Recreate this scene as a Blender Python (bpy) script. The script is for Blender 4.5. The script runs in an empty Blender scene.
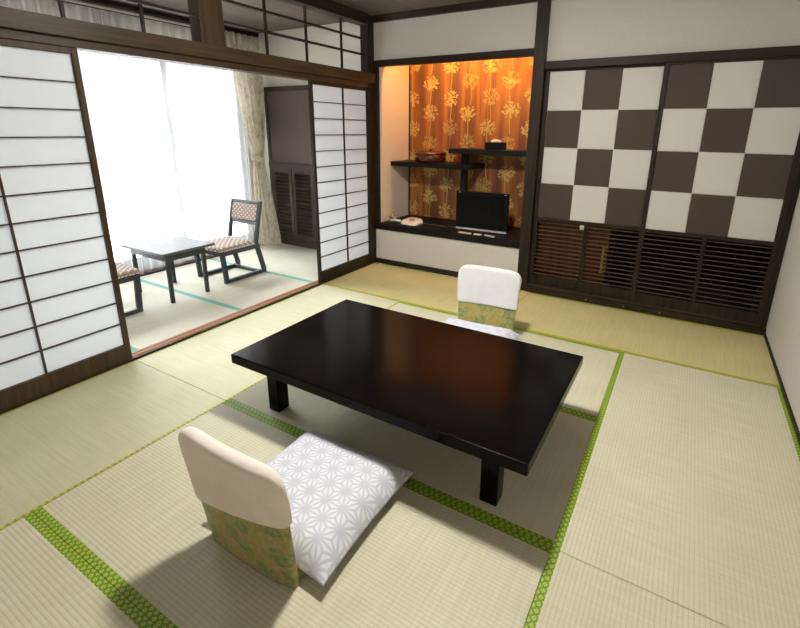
import bpy, bmesh, math, random
import numpy as np
from mathutils import Vector, Matrix
random.seed(7); np.random.seed(7)
scene = bpy.context.scene
COL = scene.collection
PI = math.pi
U = 0.91                       # one tatami width

# ------------------------------------------------------------------ materials
class NT:
    def __init__(s, name):
        s.m = bpy.data.materials.new(name); s.m.use_nodes = True
        s.t = s.m.node_tree; s.t.nodes.clear()
        s.out = s.n('ShaderNodeOutputMaterial')
    def n(s, ty, **kw):
        nd = s.t.nodes.new(ty)
        for k, v in kw.items():
            if k.startswith('i_'):
                nd.inputs[k[2:].replace('_', ' ')].default_value = v
            else: setattr(nd, k, v)
        return nd
    def l(s, a, b): s.t.links.new(a, b)
    def math(s, op, a, b=None, c=None):
        nd = s.n('ShaderNodeMath', operation=op)
        for i, v in enumerate((a, b, c)):
            if v is None: continue
            if isinstance(v, (int, float)): nd.inputs[i].default_value = v
            else: s.l(v, nd.inputs[i])
        return nd.outputs[0]
    def mix(s, f, a, b, mode='MIX'):
        nd = s.n('ShaderNodeMix', data_type='RGBA', blend_type=mode)
        for k, v in ((0, f), (6, a), (7, b)):
            if isinstance(v, (int, float)): nd.inputs[k].default_value = v
            elif isinstance(v, tuple): nd.inputs[k].default_value = (*v, 1)
            else: s.l(v, nd.inputs[k])
        return nd.outputs[2]
    def coord(s, scale=(1, 1, 1), which='Object'):
        tc = s.n('ShaderNodeTexCoord'); mp = s.n('ShaderNodeMapping')
        mp.inputs['Scale'].default_value = scale
        s.l(tc.outputs[which], mp.inputs['Vector']); return mp.outputs[0]
    def noise(s, vec, scale, detail=3, rough=.5):
        nd = s.n('ShaderNodeTexNoise'); nd.inputs['Scale'].default_value = scale
        nd.inputs['Detail'].default_value = detail; nd.inputs['Roughness'].default_value = rough
        s.l(vec, nd.inputs['Vector']); return nd.outputs[0]
    def ramp(s, f, stops):
        nd = s.n('ShaderNodeValToRGB'); e = nd.color_ramp.elements
        while len(e) < len(stops): e.new(.5)
        for x, (p, c) in zip(e, stops): x.position = p; x.color = (*c, 1) if len(c) == 3 else c
        s.l(f, nd.inputs[0]); return nd.outputs[0]
    def bsdf(s, col, rough=.5, bump=None, bstr=.2, bdist=.002, **kw):
        b = s.n('ShaderNodeBsdfPrincipled')
        if isinstance(col, tuple): b.inputs['Base Color'].default_value = (*col, 1)
        else: s.l(col, b.inputs['Base Color'])
        if isinstance(rough, (int, float)): b.inputs['Roughness'].default_value = rough
        else: s.l(rough, b.inputs['Roughness'])
        for k, v in kw.items(): b.inputs[k.replace('_', ' ')].default_value = v
        if bump is not None:
            bp = s.n('ShaderNodeBump'); bp.inputs['Strength'].default_value = bstr; bp.inputs['Distance'].default_value = bdist
            s.l(bump, bp.inputs['Height']); s.l(bp.outputs[0], b.inputs['Normal'])
        s.l(b.outputs[0], s.out.inputs[0]); s.b = b
        return s.m

def wood(name, c0, c1, axis, rough=.5, spec=.2):
    m = NT(name); sc = [40, 40, 40]; sc[axis] = 2.2
    v = m.coord(tuple(sc)); f = m.noise(v, 1.0, 5, .6)
    sc2 = [7, 7, 7]; sc2[axis] = .5
    g = m.noise(m.coord(tuple(sc2)), 1.0, 2)
    col = m.mix(m.math('MULTIPLY', f, g), c0, c1)
    col = m.ramp(m.math('ADD', m.math('MULTIPLY', f, .7), m.math('MULTIPLY', g, .3)), [(.3, c0), (.7, c1)])
    return m.bsdf(col, rough, bump=f, bstr=.12, bdist=.002, Specular_IOR_Level=spec)
DW = [wood('dark_wood_' + 'xyz'[a], (.012, .0075, .0045), (.040, .026, .016), a) for a in range(3)]
BW = [wood('brown_wood_' + 'xyz'[a], (.028, .017, .009), (.086, .056, .031), a, .45) for a in range(3)]
GROOVE = wood('sill_wood', (.30, .15, .085), (.50, .27, .17), 1, .4)
CHESTW = wood('chest_wood', (.06, .022, .012), (.14, .05, .026), 2, .45)
CEILW = wood('ceiling_board', (.11, .085, .065), (.19, .15, .12), 1, .7)

def plain(name, col, rough=.6, nscale=0, namp=.1, **kw):
    m = NT(name)
    if nscale:
        f = m.noise(m.coord(), nscale, 4)
        c = m.ramp(f, [(.3, tuple(x*(1-namp) for x in col)), (.7, tuple(min(1, x*(1+namp)) for x in col))])
        return m.bsdf(c, rough, bump=f, bstr=.1, bdist=.001, **kw)
    return m.bsdf(col, rough, **kw)
PLASTER = plain('wall_plaster', (.57, .535, .485), .9, 60, .03)
PLASTER_LIT = plain('plaster_warm_lit', (.76, .625, .52), .9, 60, .03)  # wall plaster tinted pink: the tube's warm light is put into its colour
PLASTER2 = plain('sunroom_plaster', (.84, .80, .72), .9, 60, .03)
WHITEBOARD = plain('white_board', (.64, .61, .575), .6, 30, .02)
LACQ = plain('black_lacquer', (.0035, .0025, .0023), .17, 14, .35, Specular_IOR_Level=.09)
SHELFB = plain('black_board', (.007, .0055, .005), .5, 20, .2, Specular_IOR_Level=.2)
PAPERW = plain('white_paper', (.61, .585, .555), .75, 80, .02)
PAPERB = plain('brown_paper', (.062, .041, .030), .75, 300, .12)
WPANEL = plain('brown_cloth_panel', (.135, .095, .08), .8, 200, .08)
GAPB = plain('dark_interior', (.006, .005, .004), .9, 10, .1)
PLAST_B = plain('black_plastic', (.005, .006, .008), .4, 0, Specular_IOR_Level=.12)
SCREEN = plain('screen_glass', (.002, .002, .0025), .3, 0, Specular_IOR_Level=.15)
SLATW = wood('slat_wood', (.075, .052, .03), (.15, .105, .06), 0, .5)
SILVER = plain('silver_plastic', (.55, .55, .55), .35, 0)
PLAST_W = plain('white_plastic', (.86, .80, .73), .45)
PLAST_T = plain('tan_plastic', (.68, .52, .40), .5)
CORD = plain('grey_cord', (.09, .085, .08), .5)
BRASS = plain('brass', (.36, .25, .07), .45, Metallic=.5)
CHROME = plain('pale_metal', (.6, .6, .55), .3, Metallic=.7)
TISSUE = plain('tissue', (.88, .80, .74), .9, 40, .03)
TRAYL = plain('red_lacquer', (.085, .014, .005), .22, 18, .25, Coat_Weight=.5)
FRAMEC = plain('slate_painted_wood', (.028, .034, .037), .38, 30, .2)
TOPC = plain('slate_tabletop', (.10, .105, .108), .38, 30, .2, Specular_IOR_Level=.4)
ALU = plain('aluminium', (.42, .44, .46), .4)
DRIED = plain('dried_petals', (.50, .40, .16), .8, 60, .3)
STEMW = plain('pale_stem', (.75, .66, .55), .7)
CONCRETE = plain('pale_facade', (.86, .86, .87), .9, 2, .03)
FACGLASS = plain('facade_window', (.035, .037, .04), .7, 0, Specular_IOR_Level=.1)
FLOORM = plain('subfloor', (.25, .2, .14), .9, 8, .1)

def cloth(name, col, namp=.04, rough=.95, wr=14, bs=.25):
    m = NT(name); f = m.noise(m.coord(), wr, 5, .6); w = m.noise(m.coord(), 900, 1)
    c = m.ramp(f, [(.3, tuple(x*(1-namp) for x in col)), (.7, tuple(min(1, x*(1+namp)) for x in col))])
    h = m.math('ADD', f, m.math('MULTIPLY', w, .05))
    return m.bsdf(c, rough, bump=h, bstr=bs, bdist=.012, Sheen_Weight=.15)
COVER = cloth('white_cotton_cover', (.74, .745, .755))
COVERC = cloth('cream_cotton_cover', (.87, .79, .71))

def tatami(name, c0, c1, ribs=True, sheen=.25):
    m = NT(name); v = m.coord(); sep = m.n('ShaderNodeSeparateXYZ'); m.l(v, sep.inputs[0])
    y = sep.outputs[1]; x = sep.outputs[0]
    rib = m.math('ABSOLUTE', m.math('SINE', m.math('MULTIPLY', y, PI/.0152)))
    crossw = m.math('ABSOLUTE', m.math('SINE', m.math('MULTIPLY', x, PI/.022)))
    fine = m.noise(m.coord((420, 30, 1)), 1.0, 2)
    strand = m.noise(m.coord((90, 3, 1)), 1.0, 3)
    big = m.noise(m.coord((2.2, 3.2, 1)), 1.0, 2)
    f = m.math('ADD', m.math('MULTIPLY', strand, .45), m.math('MULTIPLY', big, .35))
    f = m.math('ADD', f, m.math('MULTIPLY', fine, .25))
    col = m.ramp(f, [(.36, c0), (.68, c1)])
    amt = .36 if ribs else .10
    gro = m.math('POWER', m.math('SUBTRACT', 1.0, rib), 2.5)
    col = m.mix(m.math('MULTIPLY', gro, amt), col, tuple(a*.55 for a in c0))
    h = m.math('ADD', m.math('MULTIPLY', rib, 1.0), m.math('MULTIPLY', fine, .35))
    h = m.math('ADD', h, m.math('MULTIPLY', crossw, .05))
    return m.bsdf(col, .62, bump=h, bstr=.6 if ribs else .2, bdist=.0016, Specular_IOR_Level=.35)
T_PALE = tatami('rush_pale', (.535, .508, .358), (.66, .637, .488))
T_SIDE = tatami('rush_side', (.485, .475, .305), (.615, .60, .425), False)
T_SHEEN = tatami('rush_yellow_sheen', (.52, .46, .20), (.64, .575, .30), False)  # back row: yellow sheen of the weave direction put into the base colour
T_SUN = tatami('rush_sunroom', (.52, .51, .40), (.66, .64, .52), False)

def border_mat(name, base, gold, amt=1.0):
    m = NT(name); v = m.coord(); sep = m.n('ShaderNodeSeparateXYZ'); m.l(v, sep.inputs[0])
    # small linked lozenges woven in gold: |frac(x)-.5| + |y| rings
    P = .026; yy = m.math('MULTIPLY', m.math('ADD', sep.outputs[1], .455), 1/.0155)
    row = m.math('FLOOR', yy); xo = m.math('ADD', m.math('MULTIPLY', sep.outputs[0], 1/P), m.math('MULTIPLY', row, .5))
    u = m.math('MULTIPLY', m.math('ABSOLUTE', m.math('SUBTRACT', m.math('FRACT', xo), .5)), P)
    w = m.math('MULTIPLY', m.math('ABSOLUTE', m.math('SUBTRACT', m.math('FRACT', yy), .5)), .0155)
    d = m.math('ADD', u, w)
    ring = m.math('LESS_THAN', m.math('ABSOLUTE', m.math('SUBTRACT', d, .0062)), .0021)
    dot = m.math('LESS_THAN', d, .0018)
    n = m.noise(m.coord(), 160, 2)
    k = m.math('MULTIPLY', m.math('MAXIMUM', ring, dot), amt)
    dk = m.math('MULTIPLY', m.math('GREATER_THAN', u, .0108), .45)
    base2 = m.mix(dk, base, tuple(x*.45 for x in base))
    col = m.mix(k, base2, gold)
    return m.bsdf(col, .55, bump=n, bstr=.15, bdist=.001)
B_GREEN = border_mat('green_brocade_edge', (.125, .285, .008), (.52, .50, .06))
B_YEL = border_mat('olive_brocade_edge', (.34, .36, .03), (.58, .52, .10))
B_TEAL = plain('teal_edge', (.16, .42, .32), .7, 40, .1)

def brocade():
    m = NT('gold_green_brocade'); v = m.coord()
    vo = m.n('ShaderNodeTexVoronoi'); vo.inputs['Scale'].default_value = 11; m.l(v, vo.inputs['Vector'])
    n = m.noise(v, 55, 3); n2 = m.noise(v, 26, 2)
    d = m.math('ADD', vo.outputs['Distance'], m.math('MULTIPLY', n, .45))
    leaf = m.math('LESS_THAN', m.math('ADD', d, m.math('MULTIPLY', n2, .35)), .80)
    base = m.ramp(n2, [(.42, (.36, .28, .07)), (.5, (.44, .36, .13)), (.58, (.33, .29, .08))])
    green = m.ramp(n, [(.4, (.16, .22, .06)), (.6, (.28, .34, .14))])
    col = m.mix(m.math('MULTIPLY', leaf, .92), base, green)
    return m.bsdf(col, .5, bump=n, bstr=.1, bdist=.002, Sheen_Weight=.2)
BROC = brocade()

def attr_mix(name, attr, c0, c1, rough, streaks=None, extra=None):
    m = NT(name); a = m.n('ShaderNodeAttribute'); a.attribute_name = attr
    base = c0
    if streaks:
        f = m.noise(m.coord((5.2, 1, .4)), 1.0, 2); g = m.noise(m.coord((60, 1, 2.0)), 1.0, 3)
        f = m.math('ADD', m.math('MULTIPLY', f, .9), m.math('MULTIPLY', g, .1))
        base = m.ramp(f, streaks)
    w = m.noise(m.coord(), 40 if streaks else 8, 4)
    col = m.mix(a.outputs['Fac'], base, c1)
    return m.bsdf(col, rough, bump=w, bstr=.12, bdist=.004)
WALLPAPER = attr_mix('flower_wallpaper', 'motif', None, (.66, .52, .15), .55,
                     streaks=[(.32, (.085, .030, .014)), (.43, (.20, .062, .018)), (.52, (.40, .150, .024)), (.58, (.24, .075, .024)), (.68, (.10, .036, .018))])
CUSHM = attr_mix('hemp_leaf_cushion_cloth', 'motif', (.75, .77, .84), (.545, .565, .65), .85)

def emis(name, col, s):
    m = NT(name); e = m.n('ShaderNodeEmission'); e.inputs[0].default_value = (*col, 1); e.inputs[1].default_value = s
    m.l(e.outputs[0], m.out.inputs[0]); return m.m
LAMPM = emis('ceiling_lamp_diffuser', (1, .95, .87), 330.0)
TUBEM = emis('warm_tube', (1, .50, .13), 115.0)

def trans_mat(name, col, tcol, tr, transp=0.0, weave=0):
    m = NT(name)
    d = m.n('ShaderNodeBsdfDiffuse'); t = m.n('ShaderNodeBsdfTranslucent')
    d.inputs[0].default_value = (*col, 1); t.inputs[0].default_value = (*tcol, 1)
    mx = m.n('ShaderNodeMixShader'); mx.inputs[0].default_value = tr
    m.l(d.outputs[0], mx.inputs[1]); m.l(t.outputs[0], mx.inputs[2]); o = mx.outputs[0]
    if transp:
        tp = m.n('ShaderNodeBsdfTransparent'); m2 = m.n('ShaderNodeMixShader'); m2.inputs[0].default_value = transp if not isinstance(transp, tuple) else 0
        if isinstance(transp, tuple):      # a woven voile closes up where it is seen at a slant
            lw = m.n('ShaderNodeLayerWeight'); lw.inputs[0].default_value = .5
            mr = m.n('ShaderNodeMapRange'); m.l(lw.outputs['Facing'], mr.inputs[0])
            for k_, v_ in ((1, .0), (2, .9), (3, transp[0]), (4, transp[1])): mr.inputs[k_].default_value = v_
            m.l(mr.outputs[0], m2.inputs[0])
        m.l(o, m2.inputs[1]); m.l(tp.outputs[0], m2.inputs[2]); o = m2.outputs[0]
    m.l(o, m.out.inputs[0]); return m.m
SHOJI = trans_mat('shoji_paper', (.88, .90, .91), (.86, .90, .94), .45)
SHEER = trans_mat('sheer_voile', (.90, .90, .90), (.92, .92, .92), .17, (.66, .03))
def drape_mat():
    m = NT('beige_drape_cloth')
    n = m.noise(m.coord((30, 30, 14)), 1.0, 4); 
    col = m.ramp(n, [(.38, (.56, .50, .38)), (.55, (.78, .73, .62)), (.68, (.68, .62, .50))])
    d = m.n('ShaderNodeBsdfDiffuse'); t = m.n('ShaderNodeBsdfTranslucent'); m.l(col, d.inputs[0]); m.l(col, t.inputs[0])
    mx = m.n('ShaderNodeMixShader'); mx.inputs[0].default_value = .35
    m.l(d.outputs[0], mx.inputs[1]); m.l(t.outputs[0], mx.inputs[2]); m.l(mx.outputs[0], m.out.inputs[0]); return m.m
DRAPE = drape_mat()
def glass_mat():
    m = NT('window_glass'); tp = m.n('ShaderNodeBsdfTransparent'); g = m.n('ShaderNodeBsdfGlossy'); g.inputs['Roughness'].default_value = .02
    fr = m.n('ShaderNodeFresnel'); fr.inputs[0].default_value = 1.45
    mx = m.n('ShaderNodeMixShader'); m.l(fr.outputs[0], mx.inputs[0]); m.l(tp.outputs[0], mx.inputs[1]); m.l(g.outputs[0], mx.inputs[2])
    m.l(mx.outputs[0], m.out.inputs[0]); return m.m
GLASS = glass_mat()
def dotted():
    m = NT('dotted_pink_fabric'); v = m.coord()
    sep = m.n('ShaderNodeSeparateXYZ'); m.l(v, sep.inputs[0]); p = .058
    yz = m.math('ADD', sep.outputs[1], sep.outputs[2])
    a = m.math('ADD', sep.outputs[0], yz); b = m.math('SUBTRACT', sep.outputs[0], yz)
    fa = m.math('SUBTRACT', m.math('FRACT', m.math('MULTIPLY', a, 1/p)), .5); fb = m.math('SUBTRACT', m.math('FRACT', m.math('MULTIPLY', b, 1/p)), .5)
    d = m.math('SQRT', m.math('ADD', m.math('MULTIPLY', fa, fa), m.math('MULTIPLY', fb, fb)))
    col = m.mix(m.math('LESS_THAN', d, .27), (.36, .265, .225), (.74, .68, .62))
    return m.bsdf(col, .9)
DOTF = dotted()

# ------------------------------------------------------------------ mesh helpers
class MB:
    def __init__(s): s.bm = bmesh.new()
    def box(s, x0, x1, y0, y1, z0, z1, mi=0, M=None):
        vs = [s.bm.verts.new((x, y, z)) for x in (x0, x1) for y in (y0, y1) for z in (z0, z1)]
        if M is not None:
            for v in vs: v.co = M @ v.co
        for f in ((0, 1, 3, 2), (4, 6, 7, 5), (0, 4, 5, 1), (2, 3, 7, 6), (0, 2, 6, 4), (1, 5, 7, 3)):
            fc = s.bm.faces.new([vs[i] for i in f]); fc.material_index = mi
        return s
    def bar(s, p, q, w, h, up=(0, 0, 1), mi=0):          # rectangular bar from p to q
        p, q = Vector(p), Vector(q); d = (q-p).normalized(); u = Vector(up)
        a = d.cross(u).normalized(); b = a.cross(d).normalized()
        vs = []
        for c in (p, q):
            for sa, sb in ((-1, -1), (1, -1), (1, 1), (-1, 1)): vs.append(s.bm.verts.new(c + a*sa*w/2 + b*sb*h/2))
        for f in ((3, 2, 1, 0), (4, 5, 6, 7), (0, 1, 5, 4), (1, 2, 6, 5), (2, 3, 7, 6), (3, 0, 4, 7)):
            s.bm.faces.new([vs[i] for i in f]).material_index = mi
        return s
    def loft(s, rings, cap=True, mi=0):
        R = [[s.bm.verts.new(p) for p in r] for r in rings]; n = len(R[0])
        for a, b in zip(R, R[1:]):
            for i in range(n): s.bm.faces.new((a[i], a[(i+1) % n], b[(i+1) % n], b[i])).material_index = mi
        if cap:
            s.bm.faces.new(R[0][::-1]).material_index = mi; s.bm.faces.new(R[-1]).material_index = mi
        return s
    def tube(s, pts, r, n=8, mi=0):
        pts = [Vector(p) for p in pts]; rings = []
        for i, p in enumerate(pts):
            d = (pts[min(i+1, len(pts)-1)] - pts[max(i-1, 0)]).normalized()
            a = d.orthogonal().normalized() if i == 0 else (prev - d*prev.dot(d)).normalized()
            prev = a; b = d.cross(a); rr = r[i] if isinstance(r, (list, tuple)) else r
            rings.append([p + (a*math.cos(t) + b*math.sin(t))*rr for t in [2*PI*k/n for k in range(n)]])
        return s.loft(rings, mi=mi)
    def lathe(s, prof, c=(0, 0, 0), n=32, mi=0):
        return s.loft([[(c[0]+r*math.cos(2*PI*k/n), c[1]+r*math.sin(2*PI*k/n), c[2]+z) for k in range(n)] for r, z in prof], mi=mi)
    def build(s, name, mats, parent=None, bevel=0, smooth=False, loc=(0, 0, 0), subsurf=0):
        bmesh.ops.recalc_face_normals(s.bm, faces=s.bm.faces[:])
        me = bpy.data.meshes.new(name); s.bm.to_mesh(me); s.bm.free()
        for m in (mats if isinstance(mats, (list, tuple)) else [mats]): me.materials.append(m)
        if smooth: me.polygons.foreach_set('use_smooth', [True]*len(me.polygons))
        o = bpy.data.objects.new(name, me); COL.objects.link(o); o.location = loc
        if parent: o.parent = parent
        if bevel:
            b = o.modifiers.new('bevel', 'BEVEL'); b.width = bevel; b.segments = 2; b.limit_method = 'ANGLE'
        if subsurf:
            u = o.modifiers.new('sub', 'SUBSURF'); u.levels = u.render_levels = subsurf
        return o

def tag(o, label, cat, group=None):
    o['label'] = label; o['category'] = cat
    if group: o['group'] = group
    return o
def thing(name, label, cat, loc=(0, 0, 0), rz=0, group=None):
    o = bpy.data.objects.new(name, None); COL.objects.link(o); o.location = loc; o.rotation_euler = (0, 0, rz)
    o.empty_display_size = .1
    return tag(o, label, cat, group)
def struct(o): o['kind'] = 'structure'; return o
def copy_tree(o, parent=None):
    c = o.copy(); COL.objects.link(c)
    if parent: c.parent = parent
    for ch in list(o.children): copy_tree(ch, c)
    return c
TN = [0]
def trim(mat, *box, bevel=.003):
    TN[0] += 1
    return struct(MB().box(*box).build('trim_%d' % TN[0], mat, bevel=bevel))
def sbox(name, mat, *box): return struct(MB().box(*box).build(name, mat))

# ------------------------------------------------------------------ room shell
W = 4*U; RY = -5*U; H = 2.56; EX = -1.86; EY = .10; EY0 = -3.75
struct(MB().box(EX-.1, W+.1, RY-.1, .75, -.16, -.052).build('floor', FLOORM))
struct(MB().box(-.06, W+.1, RY-.1, .12, H, H+.06).build('ceiling', CEILW))
struct(MB().box(EX-.1, -.06, EY0-.1, EY+.1, 2.565, 2.62).build('ceiling_sunroom', CEILW))
sbox('wall_right', PLASTER, W, W+.1, RY, .75, -.05, H)
sbox('wall_front', PLASTER, -.1, W+.1, RY-.1, RY, -.05, H)
sbox('wall_left', PLASTER, -.10, 0, RY, EY0, -.05, H)
# back wall: pieces over the alcove and over the closet
sbox('wall_back', PLASTER, .0, 1.70, .02, .10, 2.12, H)
sbox('wall_back_closet', PLASTER, 1.75, W, .02, .10, 2.0, H)
# alcove
AD = .60; AX = .072; SZ = .475
sbox('wall_alcove_left', PLASTER_LIT, -.02, AX, .04, AD, 0, 2.46)
sbox('wall_alcove_right', PLASTER, 1.66, 1.76, .08, AD+.1, -.06, 2.46)
sbox('ceiling_alcove', PLASTER, 0, 1.72, .10, AD+.05, 2.36, 2.42)
def wallpaper():
    x0, x1, z0, z1 = AX, 1.66, .44, 2.36; st = .0042
    nx = int((x1-x0)/st)+1; nz = int((z1-z0)/st)+1
    xs = np.linspace(x0, x1, nx); zs = np.linspace(z0, z1, nz); X, Z = np.meshgrid(xs, zs)
    a = np.zeros_like(X); rng = np.random.RandomState(3)
    cw = .232; ch = .315
    for ci in range(-1, 8):
        for ri in range(-1, 8):
            cx = AX+.05+ci*cw+rng.uniform(-.015, .015); cz = .55+ri*ch+(ch*.5 if ci % 2 else 0)+rng.uniform(-.02, .02)
            st_amt = rng.uniform(.45, .9)
            zt = Z-cz; on = (zt < 0) & (zt > -ch*.75)
            xc = cx+.012*np.sin(zt*9+ci)
            a = np.maximum(a, np.where(on & (np.abs(X-xc) < .0042), st_amt*.75, 0))
            for k in range(64):
                ang = rng.uniform(0, 2*PI); r = .092*rng.uniform(0, 1)**.6; 
                px, pz = cx+r*math.cos(ang), cz+r*.9*math.sin(ang)+.01
                dx, dz = X-px, Z-pz; t = ang+rng.uniform(-.5, .5)
                u = dx*math.cos(t)+dz*math.sin(t); v = -dx*math.sin(t)+dz*math.cos(t)
                a = np.maximum(a, np.where((u/.0135)**2+(v/.0062)**2 < 1, st_amt*rng.uniform(.6, 1), 0))
            for k in range(9):     # spokes of the flower head
                t = 2*PI*k/9; dx, dz = X-cx, Z-cz
                u = dx*math.cos(t)+dz*math.sin(t); v = -dx*math.sin(t)+dz*math.cos(t)
                a = np.maximum(a, np.where((u > 0) & (u < .06) & (np.abs(v) < .0022), st_amt*.6, 0))
    me = bpy.data.meshes.new('wall_alcove_back')
    co = np.stack([X, np.full_like(X, AD), Z], -1).reshape(-1, 3)
    idx = np.arange(nx*nz).reshape(nz, nx)
    q = np.stack([idx[:-1, :-1], idx[:-1, 1:], idx[1:, 1:], idx[1:, :-1]], -1).reshape(-1, 4)
    me.from_pydata(co.tolist(), [], q.tolist()); me.materials.append(WALLPAPER)
    at = me.attributes.new('motif', 'FLOAT', 'POINT'); at.data.foreach_set('value', a.reshape(-1).astype(np.float32))
    o = bpy.data.objects.new('wall_alcove_back', me); COL.objects.link(o); struct(o)
    m = o.modifiers.new('thick', 'SOLIDIFY'); m.thickness = .03; m.offset = -1
wallpaper()
trim(DW[2], AX, AX+.012, AD-.012, AD, SZ, 2.36)                       # alcove corner strip
# posts, beams
trim(DW[2], .0, .050, .0, .04, 0, 2.11)                              # alcove left jamb
trim(DW[2], -.09, .0, -.09, .03, 0, H)                                # corner post
trim(DW[2], 1.682, 1.78, -.035, .09, 0, H)                            # alcove post
trim(DW[0], .0, 1.682, -.012, .05, 2.087, 2.148)                      # alcove lintel
trim(DW[0], 0, W, -.02, .04, 2.50, H)                                 # ceiling moulding back
trim(DW[0], 1.78, W, -.022, .06, 1.975, 2.036)                        # closet lintel
trim(DW[2], 3.602, W-.002, -.02, .09, .0, 1.98)                       # closet right jamb
trim(DW[1], -.10, .02, EY0, -.09, 2.465, H)                           # beam over the lattice
trim(DW[1], W-.03, W, RY, -.02, 2.50, H)
# left wall: kamoi + nageshi
kam = MB().box(-.10, .0, EY0, -.09, 1.885, 1.935).build('trim_kamoi', BW[1], bevel=.002); struct(kam)
nag = MB().box(-.09, .028, EY0, -.0, 1.93, 2.022).build('trim_nageshi', BW[1], bevel=.004); struct(nag)
trim(BW[2], -.10, .008, -1.975, -1.785, 2.02, 2.50)                   # wide lattice post
trim(DW[2], -.09, .0, EY0-.0, EY0+.1, 0, H)
# threshold with two grooves, flush with the mats
TN[0] += 1
th = MB()
for a, b, z in ((-.118, -.098, .004), (-.098, -.078, -.006), (-.078, -.060, .004), (-.060, -.040, -.006), (-.040, -.022, .004)): th.box(a, b, EY0, -.0, -.05, z)
struct(th.build('trim_%d' % TN[0], GROOVE))
trim(DW[1], -.022, .0, EY0, -.09, -.05, .012)
# ranma lattices
def lattice(name, label, y0, y1, ys, zs):
    t = thing(name, label, 'lattice', (-.045, (y0+y1)/2, 2.022))
    for y in ys: MB().box(-.009, .009, y-.0095-(y0+y1)/2, y+.0095-(y0+y1)/2, 0, .445).build('upright', DW[2], t, bevel=.002)
    for z in zs: MB().box(-.012, .012, y0-(y0+y1)/2, y1-(y0+y1)/2, z-.009-2.022, z+.009-2.022).build('crossbar', DW[1], t, bevel=.002)
lattice('transom_lattice', 'open dark wood transom lattice between the wide post and the corner post', -1.785, -.09, (-1.36, -.915, -.445), (2.195, 2.34))
lattice('transom_lattice', 'open dark wood transom lattice left of the wide post, above the large shoji', EY0, -1.975, (-2.335, -2.765, -3.2), (2.195, 2.34))
# alcove base: board, white front, plinth
al = thing('alcove_platform', 'low black-topped platform with a white front filling the alcove', 'platform', (.85, .1, 0))
ox, oy = .85, .1
MB().box(.012-ox, 1.682-ox, -.02-oy, .02-oy, .40, SZ).box(AX-ox, 1.66-ox, .02-oy, AD-oy, SZ-.06, SZ).build('top_board', SHELFB, al, bevel=.003)
MB().box(.012-ox, 1.682-ox, -.005-oy, .03-oy, .06, .40).build('front_panel', WHITEBOARD, al)
MB().box(.0-ox, 1.682-ox, -.014-oy, .03-oy, 0, .062).build('plinth', DW[0], al, bevel=.003)
# closet sill
TN[0] += 1
sill = struct(MB().box(1.78, W, -.045, .09, 0, .052).build('trim_%d' % TN[0], DW[0], bevel=.004))
s2 = MB().box(1.78, W, -.010, .012, .052, .068).box(1.78, W, .03, .05, .052, .066).build('trim_rail', BW[0], bevel=.002); struct(s2)
for x in (2.33, 2.64, 2.92):
    nl = MB().lathe([(.007, 0), (.006, .003), (.002, .0045)], n=12).build('nail', BRASS, sill, smooth=True)
    nl.rotation_euler = (PI/2, 0, 0); nl.location = (x, -.0455, .028)
# closet interior
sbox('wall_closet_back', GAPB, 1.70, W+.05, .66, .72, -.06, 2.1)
sbox('shade_liner_right', GAPB, W-.03, W-.001, .095, .66, -.05, 2.0)  # dark liner added over lit plaster, its near-black stands for closet shade
sbox('shade_liner_left', GAPB, 1.761, 1.775, .095, .66, -.05, 2.0)  # same added liner on the left, shade put into its colour
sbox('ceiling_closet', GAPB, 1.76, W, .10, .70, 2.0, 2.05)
bb = MB().box(W-.012, W, RY, -.045, -.0, .022).build('baseboard_right', DW[1], bevel=.002); struct(bb)

# ------------------------------------------------------------------ tatami mats
def mat_thing(label, cx, cy, along_y, L, Wd, rush, edge, bw=.031, group='tatami mats of the main room'):
    t = thing('tatami_mat', label, 'tatami mat', (cx, cy, -.05), PI/2 if along_y else 0, group)
    e = .0012
    MB().box(-L/2+e, L/2-e, -Wd/2+e, Wd/2-e, 0, .05).build('rush_surface', rush, t, bevel=.002)
    if edge:
        for s in (-1, 1):
            a, b = sorted((s*(Wd/2-.0008), s*(Wd/2-bw)))
            MB().box(-L/2+e, L/2-e, a, b, .003, .0504).build('border', edge, t, bevel=.0008)
    return t
mat_thing('tatami mat lying right in front of the alcove platform', U, -U/2-.007, 0, 2*U, U-.014, T_SHEEN, B_YEL, .032)
mat_thing('tatami mat lying right in front of the checkered closet doors', 3*U, -U/2-.022, 0, 2*U, U-.046, T_SHEEN, B_YEL, .032)
mat_thing('tatami mat along the threshold of the sunroom, left of the low black table', U/2, -2*U, 1, 2*U, U, T_SIDE, B_YEL, .016)
mat_thing('tatami mat along the right wall, right of the low black table', 3.5*U, -2*U, 1, 2*U, U, T_PALE, B_GREEN)
mat_thing('tatami mat under the far half of the table and the far floor chair', 2*U, -1.5*U, 0, 2*U, U, T_PALE, B_GREEN)
mat_thing('shaded tatami mat under the near half of the table', 2*U, -2.5*U, 0, 2*U, U, T_PALE, B_GREEN)
mat_thing('tatami mat under the near floor chair, with that chair\'s shadow on it', 2*U, -3.5*U, 0, 2*U, U, T_PALE, B_GREEN)
mat_thing('tatami mat along the left shoji screen at the left edge of the photo', U/2, -4*U, 1, 2*U, U, T_SIDE, B_YEL, .016)
mat_thing('tatami mat in the bottom right corner of the photo', 3.5*U, -4*U, 1, 2*U, U, T_PALE, B_GREEN)
mat_thing('tatami mat in the bottom left corner, nearest the viewer', 2*U, -4.5*U, 0, 2*U, U, T_PALE, B_GREEN)
ex0, ex1 = -1.728, -.12
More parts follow.
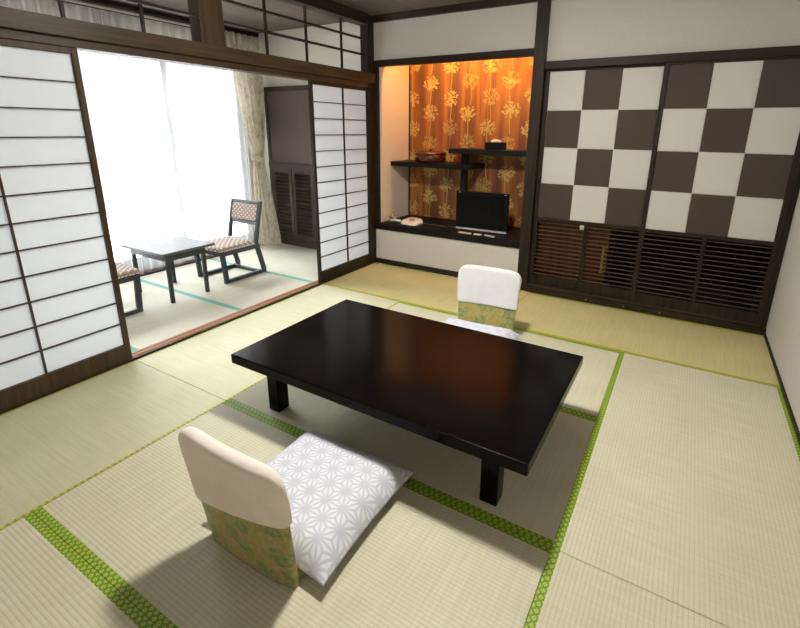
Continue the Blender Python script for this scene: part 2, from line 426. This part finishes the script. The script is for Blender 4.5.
for lb, y0, y1 in (('sunroom mat at the foot of the louvered cupboard', -.92, .085), ('sunroom mat under the chair that faces left', -1.79, -.92),
                   ('sunroom mat under the small side table', -2.66, -1.79), ('sunroom mat behind the left shoji, below the half hidden chair', -3.6, -2.66)):
    mat_thing(lb, (ex0+ex1)/2, (y0+y1)/2, 0, ex1-ex0, y1-y0, T_SUN, B_TEAL, .026, 'mats of the sunroom')

# ------------------------------------------------------------------ shoji screens
def shoji(label, y0, y1, x, mull=True, z0=.006, z1=1.888, wood_=None, rows=12):
    wood_ = wood_ or BW
    yc = (y0+y1)/2; t = thing('shoji_screen', label, 'shoji screen', (x, yc, z0), 0, 'shoji screens'); h = z1-z0; w = (y1-y0)/2
    pz0, pz1 = .118-z0, 1.853-z0; d = .015; st = .029
    fr = MB().box(-d, d, -w, -w+st, 0, h).box(-d, d, w-st, w, 0, h).box(-d, d, -w+st, w-st, pz1, h).box(-d, d, -w+st, w-st, 0, pz0)
    fr.build('frame', wood_[2], t, bevel=.002)
    MB().box(-.010, -.008, -w+st*.8, w-st*.8, pz0-.005, pz1+.005).build('paper', SHOJI, t)
    mu = MB()
    for k in range(1, rows):
        z = pz0+(pz1-pz0)*k/rows; mu.box(-.008, .006, -w+st, w-st, z-.0034, z+.0034)
    mu.build('crossbars', wood_[1], t)
    if mull: MB().box(-.0075, .009, -.0042, .0042, pz0, pz1).build('mullion', wood_[2], t)
    return t
shoji('large white paper shoji screen at the left edge of the photo', -3.655, -2.740, -.028)
shoji('narrow looking white paper shoji screen beside the alcove', -.925, -.012, -.028, wood_=DW)

# ------------------------------------------------------------------ closet doors
def closet_door(label, x0, x1, y, first_white, gold):
    xc = (x0+x1)/2; w = (x1-x0)/2; z0 = .066; z1 = 1.978
    t = thing('closet_door', label, 'sliding closet door', (xc, y, z0), 0, 'checkered sliding closet doors')
    h = z1-z0; st = .034; d = .014; zc0 = .712-z0; zc1 = 1.958-z0; zl0 = .155-z0; zl1 = .683-z0
    MB().box(-w, -w+st, -d, d, 0, h).box(w-st, w, -d, d, 0, h).box(-w+st, w-st, -d, d, zc1, h).box(-w+st, w-st, -d, d, zl1, zc0).box(-w+st, w-st, -d, d, 0, zl0).build('frame', DW[2], t, bevel=.002)
    m = MB(); aw = 2*(w-st)/3; ah = (zc1-zc0)/4; g = .0022
    m.box(-w+st, w-st, .002, .008, zc0, zc1, 0)
    for i in range(3):
        for j in range(4):
            white = ((i+j) % 2 == 0) == first_white
            xa = -w+st+i*aw; za = zc1-(j+1)*ah
            m.box(xa+g, xa+aw-g, -.003, .002, za+g, za+ah-g, 0 if white else 1)
    m.build('checker_panel', [PAPERW, PAPERB], t)
    cw = .014
    MB().box(-cw, cw, -d, d, zl0, zl1).build('divider', DW[2], t, bevel=.002)
    for a, b in ((-w+st, -cw), (cw, w-st)):
        l = MB(); n = 14
        for k in range(n):
            z = zl0+(zl1-zl0)*(k+.5)/n
            M = Matrix.Translation((0, .002, z)) @ Matrix.Rotation(math.radians(6), 4, 'X')
            l.box(a, b, -.0085, .0085, -.0018, .0018, M=M)
        l.build('louver', SLATW, t)
    return t
dl = closet_door('left checkered closet door, white square at its top left, beside the alcove post', 1.782, 2.712, .040, True, True)
closet_door('right checkered closet door, brown square at its top left, beside the right wall', 2.68, 3.602, .006, False, False)
MB().box(-.05, -.014, -.024, -.012, .575, .612).box(-.04, -.016, -.030, -.022, .582, .606).build('catch', CHROME, dl, bevel=.002)['label'] = 'small pale metal catch'
# chest glimpsed between the slats
ch = thing('storage_chest', 'reddish wooden chest glimpsed through the left closet door slats', 'chest', (2.08, .33, 0))
MB().box(-.27, .36, -.2, .2, 0, .70).build('body', CHESTW, ch, bevel=.005)
pl = MB()
for k in range(6): pl.box(.327, .342, -.206, -.2, .25+k*.04, .265+k*.04)
pl.box(.311, .328, -.206, -.2, .24, .49).box(.308, .356, -.206, -.2, .48, .495)
pl.build('gold_fitting', BRASS, ch)

# ------------------------------------------------------------------ low table
tb = thing('low_table', 'low black lacquered rectangular table in the middle of the room', 'table', (1.83, -2.285, .0006))
MB().box(-.795, .795, -.478, .478, .287, .34).build('tabletop', LACQ, tb, bevel=.006)
MB().box(-.62, .62, -.385, -.36, .245, .287).box(-.62, .62, .36, .385, .245, .287).box(-.66, -.635, -.36, .36, .245, .287).box(.635, .66, -.36, .36, .245, .287).build('apron', LACQ, tb)
for sx in (-1, 1):
    for sy in (-1, 1):
        cx, cy = sx*.618, sy*.338
        MB().box(cx-.038, cx+.038, cy-.038, cy+.038, 0, .287).build('leg', LACQ, tb, bevel=.005)

# ------------------------------------------------------------------ floor chairs + cushions
def back_ring(w, th, z, lean, bow, n=40, e=.35):
    pts = []
    for k in range(n):
        t = 2*PI*k/n; c, s = math.cos(t), math.sin(t)
        x = w/2*math.copysign(abs(c)**e, c); y = th/2*math.copysign(abs(s)**.6, s)
        pts.append((x, y - z*lean - bow*(1-(2*x/max(w, .01))**2), z))
    return pts
def backrest_rings(w0, w1, h, th, r, z_from, z_to, steps, lean, bow, grow=0, wav=0):
    rings = []
    for i in range(steps+1):
        f = i/steps; z = z_from+(z_to-z_from)*f
        w = w0+(w1-w0)*z/h; k = h-z
        if k < r: w -= 2*(r-math.sqrt(max(0, r*r-(r-k)**2)))
        t = th
        if k < th*.6: q = th*.6; t = th*max(.12, math.sqrt(max(0, 1-((q-k)/q)**2)))
        rg = back_ring(w+2*grow, t+2*grow, z, lean, bow)
        if wav:
            rg = [(x+wav*math.sin(23*z+9*y), y+wav*(math.sin(11*x+19*z)+.6*math.sin(31*x-13*z)), zz+wav*1.2*math.sin(9*x+1)*(1-f)) for x, y, zz in rg]
        rings.append(rg)
    return rings
def floor_chair(label, loc, rz, cov, h, hem, hf=.50, group='floor chairs at the low table'):
    """legless chair: the seat runs to local +Y, the back leans to -Y"""
    t = thing('floor_chair', label, 'floor chair', loc, rz, group); lean = .115
    MB().loft(backrest_rings(.425, .475, h-.002, .042, .078, .0, h, 26, lean, .012)).build('backrest', BROC, t, smooth=True)
    rs = backrest_rings(.425, .475, h+.006,   .046, .078, h*hf, h+.006, 34, lean, .012, .006, .0022)
    zt, zb = h+.006, h*hf
    rs = [[(x, y, z+hem*(x/.24)*(1-(z-zb)/(zt-zb))**1.5) if z < zt-.08 else (x, y, z) for x, y, z in r] for r in rs]
    MB().loft(rs).build('back_cover', cov, t, smooth=True)
    MB().box(-.205, .205, .012, .43, .0, .036).build('seat', BROC, t, bevel=.012)
    return t
def cushion(label, loc, rz, size, top):
    n = 230; L = size/2
    g = np.linspace(-L, L, n); X, Y = np.meshgrid(g, g)
    e = 1-np.maximum(np.abs(X), np.abs(Y))/L; ex = 1-np.abs(X)/L; ey = 1-np.abs(Y)/L
    prof = lambda q: 1-np.clip(1-q*3.2, 0, 1)**2.2
    th = prof(ex)*prof(ey)
    base = .012; wr = .0022*np.sin(19*X+7*Y)*np.sin(15*Y-4*X)+.003*np.sin(6*X-9*Y+1)
    Zt = base+(top-base)*(.30*e**.4+.70*th)+wr*th
    Zb = np.full_like(X, .0)+ .010*(1-th)
    pinch = 1+.025*(np.abs(X*Y)/(L*L))**2 - .02*(1-(np.minimum(np.abs(X), np.abs(Y))/L)**2)*(np.maximum(np.abs(X), np.abs(Y))/L)**6
    Px, Py = X*pinch, Y*pinch
    # hemp leaf: triangle lattice edges + spokes from every corner to the triangle centres
    a = .080; hh = a*math.sqrt(3)/2
    mask = np.zeros_like(X); lw = .0034
    dv = np.full_like(X, 9.)
    rows = int(size/hh)+3
    dseg = np.full_like(X, 9.)
    def seg(ax, ay, bx, by):
        sx = X-ax; sy = Y-ay; dx, dy = bx-ax, by-ay; ll = dx*dx+dy*dy
        tt = np.clip((sx*dx+sy*dy)/ll, 0, 1); return np.hypot(sx-tt*dx, sy-tt*dy)
    for j in range(-rows//2, rows//2+1):
        for i in range(-rows//2-1, rows//2+2):
            vx = i*a+(a/2 if j % 2 else 0); vy = j*hh
            if abs(vx) > L+.1 or abs(vy) > L+.1: continue
            for k in range(6):
                if k < 3:
                    dseg = np.minimum(dseg, seg(vx, vy, vx+a*math.cos(k*PI/3), vy+a*math.sin(k*PI/3)))
                tq = k*PI/3+PI/6; rr = a/math.sqrt(3)
                dseg = np.minimum(dseg, seg(vx, vy, vx+rr*math.cos(tq), vy+rr*math.sin(tq)))
    mask = np.clip((lw+.0016-dseg)/.0016, 0, 1)*.9
    ve = np.concatenate([np.stack([Px, Py, Zt], -1).reshape(-1, 3), np.stack([Px, Py, np.minimum(Zb, Zt-.006)], -1).reshape(-1, 3)])
    idx = np.arange(n*n).reshape(n, n); q = np.stack([idx[:-1, :-1], idx[:-1, 1:], idx[1:, 1:], idx[1:, :-1]], -1).reshape(-1, 4)
    fs = q.tolist()+(q[:, ::-1]+n*n).tolist()
    b = list(idx[0, :])+list(idx[1:, -1])+list(idx[-1, -2::-1])+list(idx[-2:0:-1, 0])
    for k in range(len(b)):
        p, r = int(b[k]), int(b[(k+1) % len(b)]); fs.append([r, p, p+n*n, r+n*n])
    me = bpy.data.meshes.new('floor_cushion'); me.from_pydata(ve.tolist(), [], fs); me.materials.append(CUSHM)
    at = me.attributes.new('motif', 'FLOAT', 'POINT'); at.data.foreach_set('value', np.concatenate([mask.reshape(-1)]*2).astype(np.float32))
    me.polygons.foreach_set('use_smooth', [True]*len(me.polygons))
    o = bpy.data.objects.new('floor_cushion', me); COL.objects.link(o); o.location = loc; o.rotation_euler = (0, 0, rz)
    return tag(o, label, 'cushion', 'hemp leaf floor cushions')
floor_chair('near legless floor chair seen from behind, cream cover over gold brocade', (1.823, -3.325, 0), math.radians(1), COVERC, .503, .038)
cushion('white hemp leaf patterned cushion on the near floor chair, in front of the table', (1.835, -3.015, .037), math.radians(1), .575, .088)
floor_chair('far legless floor chair facing the viewer behind the table, white cover over gold brocade', (1.805, -1.14, 0), PI+math.radians(4.5), COVER, .50, -.004, .455)
cushion('pale cushion on the far floor chair, mostly hidden by the table', (1.812, -1.435, .037), math.radians(4), .575, .088)

# ------------------------------------------------------------------ alcove contents
sh = thing('alcove_shelf', 'stepped black wall shelf with two boards in the alcove', 'shelf', (.9, AD, 1.07))
ox, oy, oz = .9, AD, 1.07
MB().box(AX-ox, 1.035-ox, .205-oy, -.002, 1.085-oz, 1.133-oz).build('shelf_board', SHELFB, sh, bevel=.003)
MB().box(.755-ox, 1.658-ox, .27-oy, -.002, 1.238-oz, 1.287-oz).build('shelf_board', SHELFB, sh, bevel=.003)
MB().box(.865-ox, .925-ox, .36-oy, .42-oy, SZ-oz+.001, 1.085-oz).box(.865-ox, .925-ox, .36-oy, .42-oy, 1.133-oz, 1.238-oz).build('post', SHELFB, sh, bevel=.003)
bw_ = thing('lacquer_box', 'round reddish brown lacquered box on the lower shelf board', 'box', (.472, .40, 1.134))
MB().lathe([(.155, 0), (.172, .014), (.176, .06), (.174, .082)], n=40).build('body', TRAYL, bw_, smooth=True, bevel=0)
MB().lathe([(.177, .082), (.178, .098), (.166, .112), (.08, .119), (.0005, .120)], n=40).build('lid', TRAYL, bw_, smooth=True)
MB().lathe([(.010, .118), (.017, .126), (.015, .136), (.0005, .139)], n=16).build('knob', TRAYL, bw_, smooth=True)
tx = thing('tissue_box', 'black tissue box on the upper shelf board', 'tissue box', (1.235, .37, 1.288))
MB().box(-.095, .095, -.055, .055, 0, .072).build('case', PLAST_B, tx, bevel=.003)
tm = MB(); rings = []
for i, (w, d, z) in enumerate(((.05, .012, .072), (.055, .02, .085), (.035, .015, .095), (.008, .005, .101))):
    rings.append([(w*math.cos(2*PI*k/16)+.004*math.sin(k*3+i), d*math.sin(2*PI*k/16)+.005*math.sin(5*k+i), z+.003*math.sin(k*2)*(i > 0)) for k in range(16)])
tm.loft(rings).build('tissue', TISSUE, tx, smooth=True)
tv = thing('television', 'small black flat screen television with a silver strip in the alcove', 'television', (1.205, .165, SZ), math.radians(2))
MB().box(-.277, .277, -.02, .012, .028, .405).box(-.2, .2, .012, .05, .08, .35).build('bezel', PLAST_B, tv, bevel=.004)
MB().box(-.238, .238, -.0225, -.0195, .072, .368).build('screen', SCREEN, tv)
MB().box(-.272, .272, -.026, -.0, .010, .030).build('silver_strip', SILVER, tv, bevel=.004)
MB().lathe([(.0005, 0), (.13, 0), (.13, .008), (.11, .012), (.0005, .012)], n=40).box(-.04, .04, .01, .035, .01, .12).build('stand', PLAST_B, tv, bevel=.001)
for x in (-.25, .235): MB().box(x, x+.022, -.0215, -.0195, .392, .397).build('mark', SILVER, tv)
# telephone
ph = thing('telephone', 'white desk telephone with handset on the platform', 'telephone', (.395, .135, SZ), math.radians(-8))
r = []
for s, z in ((1, 0), (1.0, .018), (.93, .034), (.80, .040)):
    r.append([(.118*s*math.copysign(abs(math.cos(t))**.6, math.cos(t)), .095*s*math.copysign(abs(math.sin(t))**.6, math.sin(t)), z + (.018*math.sin(t) if z > .01 else 0)) for t in [2*PI*k/32 for k in range(32)]])
MB().loft(r).build('base', PLAST_W, ph, smooth=True)
MB().lathe([(.034, .0), (.034, .004), (.03, .006), (.0005, .006)], c=(0.005, .0, .043), n=24).build('keypad', plain('phone_tan', (.45, .27, .12), .5), ph, smooth=True)
hs = MB().tube([(-.09, -.085, .028), (-.14, -.095, .034), (-.19, -.10, .030), (-.225, -.10, .022)], [.017, .013, .013, .017], 10); hs.build('handset', PLAST_W, ph, smooth=True)
# dried sprig leaning on the wall
sp = thing('dried_sprig', 'dried yellow flower sprig with pale stems beside the telephone', 'dried flowers', (.145, .16, SZ))
for k, (tx_, ty_, tz_) in enumerate(((-.045, .04, .085), (-.03, .0, .10), (-.01, .06, .075))):
    MB().tube([(.085, -.03, .006), (0+.5*tx_, .5*ty_, .4*tz_), (tx_, ty_, tz_)], .0042, 6).build('stem', STEMW, sp, smooth=True)
bl = MB()
for k in range(26):
    c = Vector((-.03+random.uniform(-.03, .04), .035+random.uniform(-.045, .045), .078+random.uniform(-.035, .045)))
    if c.x < -.055: c.x = -.055
    rr = random.uniform(.006, .012); bl.lathe([(.001, -rr), (rr*.8, -rr*.5), (rr, 0), (rr*.7, rr*.6), (.001, rr)], c=c, n=7)
bl.build('blossoms', DRIED, sp)
cd = MB().tube([(.455, .18, SZ+.004), (.55, .20, SZ+.004), (.66, .185, SZ+.004), (.76, .18, SZ+.004), (.84, .20, SZ+.004), (.90, .215, SZ+.004)], .004, 6)
tag(cd.build('phone_cord', CORD, smooth=True), 'grey cord running from the telephone to the television', 'cord')
ad = MB().box(-.03, .03, -.012, .012, 0, .014).build('power_adapter', PLAST_B, bevel=.003, loc=(.80, .10, SZ)); ad.rotation_euler = (0, 0, .5); tag(ad, 'small dark adapter lying left of the television', 'adapter')
def remote(name, label, x, y, rz, L, w, mat, cat):
    t = thing(name, label, cat, (x, y, SZ), rz)
    MB().box(-L/2, L/2, -w/2, w/2, 0, .014).build('body', mat, t, bevel=.004)
    b = MB()
    for k in range(5):
        for s in (-1, 1): b.box(-L*.38+k*L*.16, -L*.38+k*L*.16+L*.08, s*w*.22-w*.1, s*w*.22+w*.1, .014, .0158)
    b.build('buttons', CORD, t)
remote('remote_control', 'tan remote control lying at left below the television', 1.105, .0, math.radians(2), .135, .036, PLAST_T, 'remote control')
remote('remote_control', 'pale remote control lying askew at right below the television', 1.365, .005, math.radians(-20), .12, .03, SILVER, 'remote control')
nb = MB().box(-.04, .04, -.02, .02, 0, .008).build('note_pad', PLAST_W, bevel=.002, loc=(1.235, .015, SZ)); tag(nb, 'small white pad between the two remote controls', 'note pad')
# warm lamp tube behind the alcove lintel
tu = thing('alcove_lamp', 'warm tube lamp hidden behind the alcove lintel', 'lamp', (.87, .15, 2.285))
MB().box(-.65, .65, -.025, .03, .045, .075).build('housing', PLAST_W, tu)
MB().tube([(-.62, 0, .02), (.62, 0, .02)], .013, 12).build('tube', TUBEM, tu, smooth=True)
# ceiling lamp of the room
cl = thing('ceiling_lamp', 'round flat ceiling lamp above the low table', 'lamp', (1.86, -2.2, 2.45))
MB().lathe([(.13, .06), (.17, .06), (.17, .095), (.14, .11), (.0005, .11)], n=48).build('rim', DW[2], cl, smooth=False)
MB().lathe([(.0005, .012), (.10, .014), (.140, .024), (.145, .040), (.145, .06), (.0005, .06)], n=48).build('diffuser', LAMPM, cl, smooth=True)

# ------------------------------------------------------------------ sunroom
WX = -1.80
sbox('wall_sunroom_end', PLASTER2, EX-.1, -.09, EY, EY+.1, -.05, 2.6)
sbox('wall_sunroom_near', PLASTER2, EX-.1, -.10, EY0-.1, EY0, -.05, 2.6)
TOPZ = 2.26; WY0 = -3.45; WY1 = -.12
wl = MB().box(EX-.1, EX, EY0-.1, EY+.1, TOPZ, 2.6).box(EX-.1, EX, EY0-.1, WY0, -.05, TOPZ).box(EX-.1, EX, WY1, EY+.1, -.05, TOPZ).box(EX-.1, EX, WY0, WY1, -.05, .03)
struct(wl.build('wall_window', PLASTER2))
trim(BW[1], EX, WX+.07, EY0, EY, -.05, .012)
trim(DW[1], EX, WX+.05, EY0, EY, 2.528, 2.565)
win = struct(MB().box(EX-.09, EX-.02, WY0, WY0+.04, .03, TOPZ).box(EX-.09, EX-.02, WY1-.04, WY1, .03, TOPZ).box(EX-.09, EX-.02, WY0, WY1, TOPZ-.04, TOPZ).box(EX-.09, EX-.02, WY0, WY1, .03, .07).build('window_1', ALU, bevel=.003))
for k, (a, b, x) in enumerate(((WY0+.04, -2.14, 0), (-2.20, -1.04, -.03), (-1.10, WY1-.04, 0))):
    xx = EX-.04+x
    MB().box(xx-.014, xx+.014, a, a+.05, .07, TOPZ-.04).box(xx-.014, xx+.014, b-.05, b, .07, TOPZ-.04).box(xx-.014, xx+.014, a+.05, b-.05, .07, .15).box(xx-.014, xx+.014, a+.05, b-.05, TOPZ-.09, TOPZ-.04).build('sash', ALU, win, bevel=.002)
    MB().box(xx-.002, xx+.002, a+.05, b-.05, .15, TOPZ-.09).build('pane', GLASS, win)
# curtain rail, sheer, drape
cr = thing('curtain_rail', 'dark curtain rail along the top of the sunroom window', 'curtain rail', (WX+.05, -1.8, 2.47))
MB().box(-.012, .012, -1.9, 1.85, 0, .03).build('track', PLAST_B, cr, bevel=.002)
MB().box(.022, .032, -1.9, 1.85, .004, .022).build('white_track', PLAST_W, cr, bevel=.002)['label'] = 'white track of the sheer curtain'
def curtain(y0, y1, x, z0, z1, amp, pitch, gather=None, nz=40, bunch=None):
    ny = int((y1-y0)/.006); verts = []; faces = []
    for j in range(nz+1):
        z = z0+(z1-z0)*j/nz
        for i in range(ny+1):
            f = i/ny; y = y0+(y1-y0)*f
            ph_ = 2*PI*y/pitch+1.3*math.sin(y*3.1)+.5*math.sin(y*7.7)
            A = amp*(.55+.45*math.sin(y*2.3+1))
            if bunch:
                for yb, wb in bunch: A += amp*1.2*math.exp(-((y-yb)/wb)**2)
            xx = x+A*math.sin(ph_)+.004*math.sin(3*z+5*y)
            yy = y
            zz = z+(.008*math.sin(ph_*.5) if j == 0 else 0)
            if gather: yy, xx = gather(f, z, xx, y)
            verts.append((xx, yy, zz))
    for j in range(nz):
        for i in range(ny):
            a = j*(ny+1)+i; faces.append((a, a+1, a+ny+2, a+ny+1))
    return verts, faces
def mesh_obj(name, v, f, mat, parent=None, smooth=True):
    me = bpy.data.meshes.new(name); me.from_pydata(v, [], f); me.materials.append(mat)
    if smooth: me.polygons.foreach_set('use_smooth', [True]*len(f))
    o = bpy.data.objects.new(name, me); COL.objects.link(o)
    if parent: o.parent = parent
    return o
for lb, a, b in (('left sheer white curtain panel across the bright window, behind the side table', -3.5, -1.06), ('right sheer white curtain panel beside the beige drape', -1.045, -.22)):
    v, f = curtain(a, b, WX+.035, .022, 2.468, .023, .10, bunch=[(-1.05, .05), (-1.66, .07), (-.45, .06)])
    tag(mesh_obj('sheer_curtain', v, f, SHEER), lb, 'curtain', 'sheer curtains')
TZ = 1.10
def gth(f, z, xx, y):
    # tied at TZ: width shrinks towards the tie and opens again below
    if z > TZ:
        k = min(1, (z-TZ)/(2.50-TZ)); e = k**.7
        p0 = Vector((WX+.135-.015*e, -.215-.235*e)); p1 = Vector((WX+.16-.04*e, -.085+.125*min(1, k*1.6)**.6))
    else:
        k = (TZ-z)/TZ; e = k**.75
        p0 = Vector((WX+.135-.02*e, -.215-.06*e)); p1 = Vector((WX+.16+.20*e, -.085+.03*e))
    d = p1-p0; nn = Vector((d.y, -d.x)).normalized(); ww = d.length
    amp = .014+.018*min(1, ww/.4)
    q = p0+d*f+nn*amp*math.sin(2*PI*f*5.5+.6)
    return q.y, q.x
v, f = curtain(-.36, .08, WX+.12, .03, 2.50, .03, .08, gather=gth, nz=60)
dr = thing('drape', 'beige drape tied back beside the louvered cupboard', 'curtain', (0, 0, 0))
mesh_obj('cloth', v, f, DRAPE, dr)
tbk = MB(); rg = []
for z in (-.03, -.015, .015, .03):
    rg.append([(WX+.147+.05*math.cos(t), -.15+.092*math.sin(t), TZ+z-.03*math.sin(t)) for t in [2*PI*k/24 for k in range(24)]])
tbk.loft(rg, cap=False).build('tieback', DRAPE, dr, smooth=True)
# louvered cupboard on the end wall
CX0, CX1 = -1.70, -.92
cb = thing('louvered_cupboard', 'built-in dark cupboard with louvered doors at the sunroom end', 'cupboard', (-1.33, EY, 0))
ox, oy = -1.33, EY
MB().box(CX0-ox, CX1-ox, -.04, -.002, 0, .10).box(CX0-ox, CX0+.05-ox, -.04, -.002, .1, 1.93).box(CX1-.05-ox, CX1-ox, -.04, -.002, .10, 1.93).box(CX0-ox, CX1-ox, -.045, -.002, .985, 1.06).box(CX0-ox, CX1-ox, -.05, -.002, 1.90, 1.955).build('frame', BW[0], cb, bevel=.003)
MB().box(CX0+.05-ox, CX1-.05-ox, -.03, -.006, 1.06, 1.90).build('upper_panel', WPANEL, cb)
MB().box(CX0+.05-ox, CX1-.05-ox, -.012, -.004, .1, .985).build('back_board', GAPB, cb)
for a, b in ((CX0+.05, -1.325), (-1.315, CX1-.05)):
    d = MB().box(a-ox, a+.045-ox, -.036, -.014, .1, .985).box(b-.045-ox, b-ox, -.036, -.014, .1, .985).box(a+.045-ox, b-.045-ox, -.036, -.014, .1, .15).box(a+.045-ox, b-.045-ox, -.036, -.014, .935, .985).build('door', BW[2], cb, bevel=.002)
    l = MB()
    for k in range(17):
        M = Matrix.Translation((0, -.026, .165+k*.0455)) @ Matrix.Rotation(math.radians(40), 4, 'X')
        l.box(a+.045-ox, b-.045-ox, -.016, .016, -.004, .004, M=M)
    l.build('louver', BW[0], d)
# small table
st = thing('side_table', 'small dark side table with slim legs in the sunroom', 'table', (-1.01, -1.80, .0006))
MB().box(-.335, .30, -.25, .255, .432, .455).build('tabletop', TOPC, st, bevel=.004)
MB().box(-.255, .255, -.205, -.187, .375, .432).box(-.255, .255, .15, .168, .375, .432).box(-.272, -.254, -.20, .165, .375, .432).box(.254, .272, -.20, .165, .375, .432).build('apron', FRAMEC, st)
for sx, sy in ((-.255, -.19), (.262, -.19), (-.255, .15), (.262, .15)):
    MB().bar((sx*.99, sy, 0), (sx, sy, .432), .030, .030, (0, 1, 0)).build('leg', FRAMEC, st, bevel=.003)
# sled chairs: local front = -Y
def sled_chair(label, loc, rz):
    t = thing('sled_chair', label, 'chair', loc, rz, 'sled chairs of the sunroom'); w = .205
    for s in (-1, 1):
        x = s*w
        MB().bar((x, -.245, .018), (x, .262, .018), .036, .036, (0, 0, 1)).build('runner', FRAMEC, t, bevel=.003)
        MB().bar((x, -.225, .036), (x, -.245, .325), .036, .04, (0, 1, 0)).build('front_leg', FRAMEC, t, bevel=.003)
        MB().bar((x, .245, .036), (x, .165, .34), .036, .042, (0, 1, 0)).bar((x, .165, .325), (x, .265, .75), .034, .036, (0, 1, 0)).build('back_post', FRAMEC, t, bevel=.003)
    MB().bar((-w, -.235, .295), (w, -.235, .295), .03, .04).bar((-w, .155, .295), (w, .155, .295), .03, .04).bar((-w, -.235, .30), (-w, .155, .30), .03, .045).bar((w, -.235, .30), (w, .155, .30), .03, .045).build('seat_frame', FRAMEC, t, bevel=.002)
    MB().bar((-w, .19, .018), (w, .19, .018), .03, .03).build('stretcher', FRAMEC, t, bevel=.002)
    MB().bar((-w, .258, .73), (w, .258, .73), .025, .036).bar((-w, .212, .53), (w, .212, .53), .025, .036).build('back_rail', FRAMEC, t, bevel=.002)
    MB().bar((-w+.018, .233, .63), (w-.018, .233, .63), .03, .165, (0, .24, 1)).build('back_pad', DOTF, t, bevel=.008)
    MB().loft([[(x*k, y*k-.055 + (.0), z) for x, y in ((-.215, -.215), (0, -.225), (.215, -.215), (.215, 0), (.205, .205), (0, .205), (-.205, .205), (-.215, 0))] for k, z in ((.97, .322), (1.0, .330), (1.0, .352), (.95, .364), (.6, .368))]).build('seat_pad', DOTF, t, smooth=False)
    for s in (-1, 1):
        p = MB()
        for k in range(14): p.box(s*.214-.004, s*.214+.004, -.26+k*.03, -.26+k*.03+.016, .324, .332)
        p.build('stud_row', PLAST_W, t)
    return t
c1 = sled_chair('dark sled-base chair with dotted fabric right of the side table', (-1.005, -1.175, .0006), 0)
c2 = copy_tree(c1); c2.location = (-1.005, -2.475, .0006); c2.rotation_euler = (0, 0, PI)
c2['label'] = 'dark sled-base chair half hidden behind the large left shoji screen'

# ------------------------------------------------------------------ outside
bd = thing('apartment_building', 'pale apartment building faintly seen through the sheer curtain', 'building', (-14, 11.3, -6))
MB().box(-4, 0, -4.4, 4, 0, 9.3).build('facade', CONCRETE, bd)
for r_ in range(7):
    for c_ in range(8):
        y = -4.1+c_*.95; z = 1.0+r_*1.15
        f = MB().box(-.02, .04, y, y+(.42 if c_ % 3 else .6), z, z+.5).build('window', FACGLASS, bd)
sbox('ground', plain('street', (.5, .5, .5), .9, 1, .05), -40, EX-1.0, -30, 30, -6.1, -6.0)

# ------------------------------------------------------------------ light, world, camera
w = bpy.data.worlds.new('World'); scene.world = w; w.use_nodes = True
bg = w.node_tree.nodes['Background']; bg.inputs[0].default_value = (.93, .97, 1, 1)
wt = w.node_tree; wtc = wt.nodes.new('ShaderNodeTexCoord'); wsp = wt.nodes.new('ShaderNodeSeparateXYZ'); wmr = wt.nodes.new('ShaderNodeMapRange')
wt.links.new(wtc.outputs['Generated'], wsp.inputs[0]); wt.links.new(wsp.outputs[2], wmr.inputs[0]); wmr.interpolation_type = 'SMOOTHSTEP'
for k_, v_ in ((1, .22), (2, .92), (3, 1.7), (4, 120.0)): wmr.inputs[k_].default_value = v_
wt.links.new(wmr.outputs[0], bg.inputs[1])
pt = bpy.data.lights.new('portal', 'AREA'); pt.shape = 'RECTANGLE'; pt.size = WY1-WY0; pt.size_y = TOPZ; pt.cycles.is_portal = True
po = bpy.data.objects.new('portal', pt); COL.objects.link(po); po.location = (EX-.11, (WY0+WY1)/2, TOPZ/2); po.rotation_euler = (PI/2, 0, -PI/2)
cam = bpy.data.cameras.new('camera'); co = bpy.data.objects.new('camera', cam); COL.objects.link(co); scene.camera = co
F, CX, CY = 457.661, 415.645, 261.781
cam.sensor_fit = 'HORIZONTAL'; cam.sensor_width = 36; cam.lens = F/800*36
cam.shift_x = (400-CX)/800; cam.shift_y = (CY-314)/800; cam.clip_start = .02
yaw, pit, rol = math.radians(-30.42271), math.radians(-16.15423), math.radians(.5935)
fw = Vector((math.sin(yaw)*math.cos(pit), math.cos(yaw)*math.cos(pit), math.sin(pit)))
r0 = Vector((math.cos(yaw), -math.sin(yaw), 0)); u0 = r0.cross(fw)
rv = r0*math.cos(rol)+u0*math.sin(rol); uv = -r0*math.sin(rol)+u0*math.cos(rol)
M = Matrix.Identity(4)
for i in range(3): M[i][0], M[i][1], M[i][2] = rv[i], uv[i], -fw[i]
M.translation = (2.9617, -4.1396, 1.4794); co.matrix_world = M
vs = scene.view_settings; vs.view_transform = 'Standard'; vs.look = 'None'; vs.gamma = 1; vs.exposure = 0.0; vs.use_curve_mapping = False
scene.cycles.max_bounces = 10; scene.cycles.diffuse_bounces = 3; scene.cycles.transparent_max_bounces = 16
scene.cycles.use_denoising = True; scene.cycles.sample_clamp_indirect = 6
